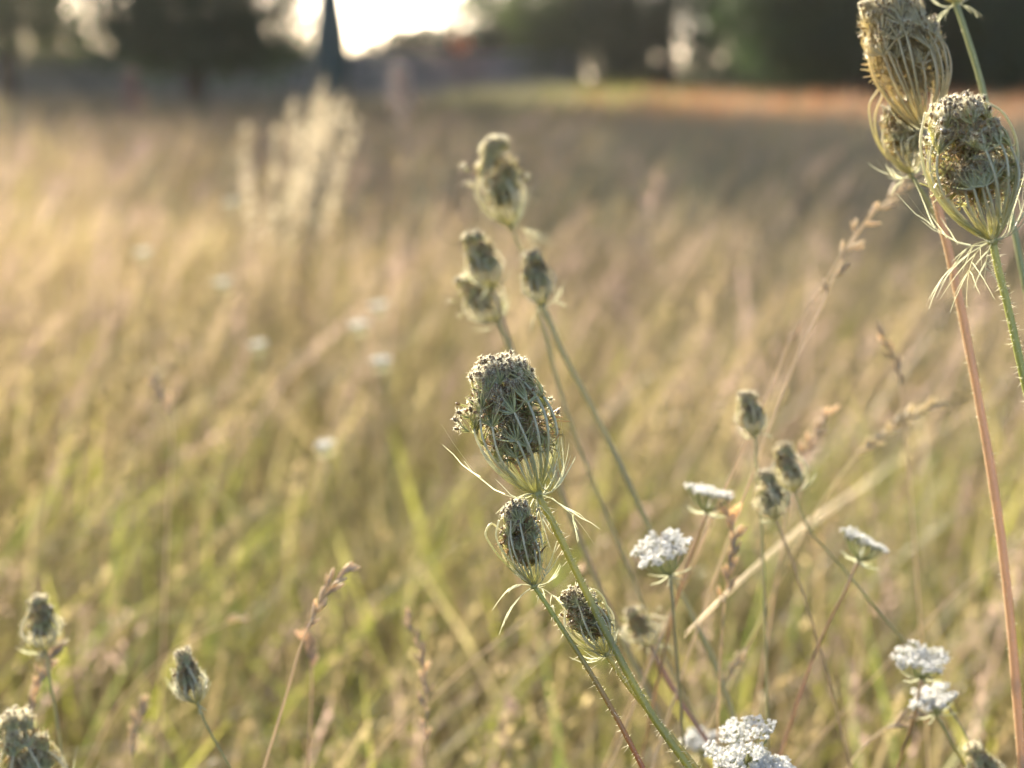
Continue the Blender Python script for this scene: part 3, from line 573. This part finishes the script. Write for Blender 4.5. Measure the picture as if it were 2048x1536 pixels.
# ------------------------------------------------------------------ single grass stalks
GS = 'single grass spikes standing out of the field'
def spike(label, d, pts, frm, nsp, size=.011, col=(.55, .38, .2), thick=.0005, both=True, seed=1, dd=0.0, name='grass_spike', spread=.35):
    """pts run tip -> down; spikelets sit between t=0 and t=frm"""
    rr = random.Random(seed); w_ = [P(x, y, d + dd * i) for i, (x, y) in enumerate(pts)]; full = to_ground(w_); root = thing(name, full[-1], label, 'grass', GS)
    b = MB(); col = A([.72, .62, .44]) * .72 + A(col) * .32; b.tube(cat(full, 40), np.linspace(thick, thick * 1.8, 40), A(col) * .9, 6); b.build('stalk', M_GRASS, root, ORG[root.name])
    p = cat(w_, 60)
    for i in range(nsp):
        t = (i + .3) / nsp * frm; k = int(t * 58); s = p[k]; tan = unit(p[k] - p[k + 1]); sd_ = unit(np.cross(tan, FWD)) * (1 if (i % 2 or not both) else -1)
        b = MB(); ax = unit(tan + sd_ * rr.uniform(spread * .4, spread) + FWD * rr.gauss(0, .2)); L = size * rr.uniform(.8, 1.2); cc = A(col) * rr.uniform(.8, 1.3); c0 = s + ax * L * .5
        for j in range(4):
            a = unit(ax + A([rr.gauss(0, .13), rr.gauss(0, .13), rr.gauss(0, .13)])); b.ell(s + a * L * (.35 + .14 * j), a, L * .62, L * .095, cc * rr.uniform(.8, 1.2), 5, 4)
        b.build('spikelet', M_GRASS, root, s)
spike('golden segmented spike upright beside the looped-cage seed head stems on the right', .86, [(1456, 1022), (1468, 1070), (1462, 1120), (1452, 1180), (1446, 1240), (1440, 1330), (1436, 1440)], .55, 12, col=(.66, .42, .17), seed=2)
spike('pale beaded spike bending right, left of the lowest sharp seed head', .80, [(684, 1150), (655, 1180), (634, 1220), (605, 1280), (590, 1330), (570, 1400), (545, 1480)], .45, 9, size=.010, col=(.66, .48, .3), seed=3)
spike('short reddish spike hanging beside the pale beaded one', .95, [(614, 1275), (622, 1310), (624, 1350), (622, 1420), (618, 1500)], .4, 5, col=(.5, .28, .2), seed=4)
spike('brown arched spike at the bottom between the left flower stems', .92, [(818, 1250), (838, 1290), (848, 1330), (852, 1400), (850, 1470), (846, 1540)], .9, 13, size=.009, col=(.46, .32, .22), seed=5)
spike('spike crossing below the left-edge seed head', .90, [(112, 1300), (88, 1340), (68, 1385), (58, 1430), (52, 1480)], .8, 11, size=.010, col=(.6, .42, .28), seed=6)
spike('short dull spike at the bottom left', .98, [(284, 1412), (270, 1450), (264, 1500), (262, 1550)], .85, 9, size=.010, col=(.5, .38, .28), seed=7)
spike('faint spike above the drooping plume, left of the long reddish stem', 1.0, [(1768, 680), (1790, 720), (1800, 770), (1806, 830), (1815, 920), (1825, 1040)], .4, 7, col=(.5, .36, .2), seed=8)
spike('pale drooping plume to the left of the long reddish stem', 1.0, [(1862, 812), (1800, 845), (1750, 880), (1712, 912), (1660, 980), (1600, 1080), (1540, 1200)], .45, 16, size=.010, col=(.62, .54, .26), seed=9, spread=.5)
spike('tan plume with a bright tip above the three small seed heads', 1.0, [(1652, 832), (1628, 868), (1608, 905), (1590, 960), (1570, 1060), (1550, 1180)], .4, 8, size=.011, col=(.6, .42, .28), seed=10)
spike('long bent oat stalk arching up to the small yellowish seed head', .88, [(1832, 368), (1800, 385), (1745, 425), (1695, 490), (1640, 580), (1590, 660), (1545, 770), (1470, 930), (1385, 1125), (1300, 1330)], .02, 1, col=(.5, .38, .25), thick=.0005, seed=11)
for i, (x, y, lb) in enumerate([(1752, 438, 'top'), (1690, 490, 'mid'), (1662, 588, 'low'), (1808, 352, 'tip')]):
    pass
spike('bunch of oat spikelets at the arched stalk tip', .89, [(1822, 352), (1800, 372), (1778, 400), (1742, 430), (1700, 492), (1665, 560), (1640, 620), (1600, 700), (1560, 800), (1500, 960)], .55, 12, size=.010, col=(.62, .5, .36), seed=12, spread=.9)
spike('thin reddish stalk leaning right across the middle right', 1.0, [(1575, 690), (1545, 765), (1500, 870), (1440, 1010), (1385, 1130), (1330, 1250)], .02, 1, col=(.5, .28, .15), thick=.0004, seed=13)
spike('brownish stalk leaning far right at the lower right', 1.05, [(2045, 1080), (1930, 1170), (1800, 1300), (1690, 1420), (1580, 1545)], .02, 1, col=(.5, .32, .22), thick=.0004, seed=14)
spike('pale stalk below the pair of white flowers', .92, [(1845, 1425), (1800, 1440), (1760, 1465), (1720, 1500), (1690, 1545)], .5, 5, size=.012, col=(.6, .44, .28), seed=15)
spike('short pale spike left of the small stems, low centre right', .95, [(1475, 1320), (1458, 1350), (1442, 1385), (1420, 1440), (1400, 1500)], .4, 6, size=.009, col=(.62, .52, .36), seed=16)
spike('pinkish stalk crossing low behind the brown stem', 1.1, [(1150, 1150), (1060, 1230), (960, 1310), (860, 1400), (770, 1490)], .02, 1, col=(.55, .38, .28), thick=.0005, seed=17)
spike('pale stalk standing between the left spikes', 1.15, [(470, 1240), (380, 1280), (300, 1340), (230, 1420), (190, 1500)], .1, 2, col=(.56, .42, .28), thick=.0005, seed=18)
spike('blurred stalk with beads in the left half', 1.3, [(312, 770), (335, 820), (345, 880), (340, 960), (335, 1060)], .35, 6, size=.014, col=(.6, .44, .3), seed=19)

def blade():
    d = [.79, .82, .90, 1.1, 1.6, 2.3]; px = [(1372, 1268), (1420, 1220), (1480, 1162), (1570, 1082), (1720, 975), (1850, 905)]
    pts = [P(x, y, q) for (x, y), q in zip(px, d)]; last = pts[-1]; pts += [last + A([.05, .15, -.2]), A([last[0] + .07, last[1] + .2, 0])]
    r = thing('dry_grass_blade', pts[-1], 'broad cream dry grass blade with a blunt tip crossing the grey stem', 'grass blade'); p = cat(pts, 40); b = MB()
    wdt = .0072 * np.concatenate([[.8], np.ones(9), np.linspace(1, .2, 30)]); sd_ = unit(np.cross(unit(pts[1] - pts[0]), FWD + A([.3, 0, .3]))); nn_ = unit(np.cross(sd_, unit(pts[1] - pts[0])))
    cc = A([.80, .70, .52]) * (.75 + .35 * np.interp(np.linspace(0, 1, 40), np.linspace(0, 1, 17), rng.random(17)))[:, None]; wob = (rng.normal(size=40) * .0002)[:, None]
    for f0, f1, dz_, k_ in ((-.5, -.28, .0, 1.0), (-.28, -.05, .0004, .86), (-.05, .06, .0011, 1.1), (.06, .3, .0004, .9), (.3, .5, 0, 1.0)):
        mid = (f0 + f1) / 2; b.ribbon(p + sd_ * (wdt * mid)[:, None] + wob * sd_ + nn_ * dz_, wdt * (f1 - f0) * 1.04, sd_, cc * k_); b.build('leaf_blade', M_GRASS, r, ORG[r.name])
blade()

def tuft():
    base = A([X(600, 3.6), 3.7, 0]); r = thing('tall_grass_tuft', base, 'tuft of tall pale feathery grass catching the sun in front of the post', 'grass tuft')
    tips = [(650, 140, 1.2), (684, 165, 1.5), (632, 180, 1.2), (718, 215, 1.1), (586, 180, .8), (655, 200, 1.5), (556, 235, .7), (672, 190, 1.4), (486, 230, .6), (606, 225, 1.0), (640, 160, 1.3), (700, 185, 1.0)]
    for i, (x, y, k) in enumerate(tips):
        t = P(x, y, 3.6 + rnd.uniform(-.15, .15)); s = base + A([rnd.gauss(0, .04), rnd.gauss(0, .04), 0]); m = s * .45 + t * .55 + A([-.04 - .12 * max(0, t[0] - base[0]), 0, .04]); p = cat([s, m, t], 30)
        b = MB(); b.tube(p, np.linspace(.002, .0008, 30), STRAW, 5)
        for j in range(int(150 * k)):
            q = rnd.uniform(20, 29); a = p[int(q)]; pr = max(0, math.sin((q - 19.5) / 10 * math.pi)) ** .6 * .006; c = a + rng.normal(size=3) * pr; dr = unit(A([.25, 0, 1]) + rng.normal(size=3) * .3); L = .012
            sd_ = unit(np.cross(dr, rng.normal(size=3))); b.add([c - dr * L, c + sd_ * .0022, c + dr * L, c - sd_ * .0022], A([.62, .54, .38]) * rnd.uniform(.8, 1.15), [(0, 1, 2, 3)])
        b.build('plume', M_GRASS, r, base, False)
    b = MB()
    for i in range(60):
        dr = A([rnd.gauss(.15, .25), rnd.gauss(0, .25), 1]); h = rnd.uniform(.3, .65); p = cat([base, base + dr * h * .5, base + dr * h + A([dr[0] * .1, dr[1] * .1, -.03])], 6); b.ribbon(p, .006 * np.linspace(1, .1, 6), unit(A([rnd.gauss(0, 1), rnd.gauss(0, 1), 0])), STRAW * rnd.uniform(.7, 1.1))
    b.build('leaves', M_GRASS, r, base, False)
tuft()
def dock(label, px, py, d, h_px, col, seed):
    rr = random.Random(seed); t = P(px, py, d); g = A([t[0] + .03, t[1], 0]); r = thing('dock_plant', g, label, 'dock', 'rusty dock stalks in the field'); p = cat([t, (t + g) / 2 + A([.01, 0, 0]), g], 30)
    b = MB(); b.tube(p, np.linspace(.0015, .004, 30), A(col) * .8, 6); b.build('stem', M_PLANT, r, g)
    b = MB()
    for i in range(260):
        k = rr.random() ** 1.2 * h_px; j = int(k * 29); c = p[j] + rng.normal(size=3) * (.008 + .012 * abs(math.sin(k * 9))); b.ell(c, rng.normal(size=3), .014, .004, A(col) * rr.uniform(.7, 1.4), 4, 3)
    b.build('seed_cluster', M_PLANT, r, g)
dock('dark rusty dock stalk standing alone at the upper left', 262, 150, 6.0, .14, (.22, .12, .10), 1)
dock('pinkish brown dock stalk right of the feathery tuft', 800, 140, 4.6, .12, (.50, .42, .36), 2)

def added_haze():  # added volume; its glow towards the sun stands in for lens glare
    b = MB(); box(b, (-70, -6, -1), (70, 75, 18)); m = bpy.data.materials.new('glare_haze'); m.use_nodes = True; t = m.node_tree; t.nodes.clear()
    o = t.nodes.new('ShaderNodeOutputMaterial'); v = t.nodes.new('ShaderNodeVolumePrincipled'); v.inputs['Color'].default_value = (1, .97, .9, 1); v.inputs['Density'].default_value = 0.0003; v.inputs['Anisotropy'].default_value = 0.55
    t.links.new(v.outputs[0], o.inputs['Volume']); ob = b.build('added_haze', m, smooth=False); ob['kind'] = 'stuff'; ob['label'] = 'thin warm volume added over the whole field in place of lens glare'; ob['category'] = 'added_haze'
added_haze()
print('meshes', len(bpy.data.objects))
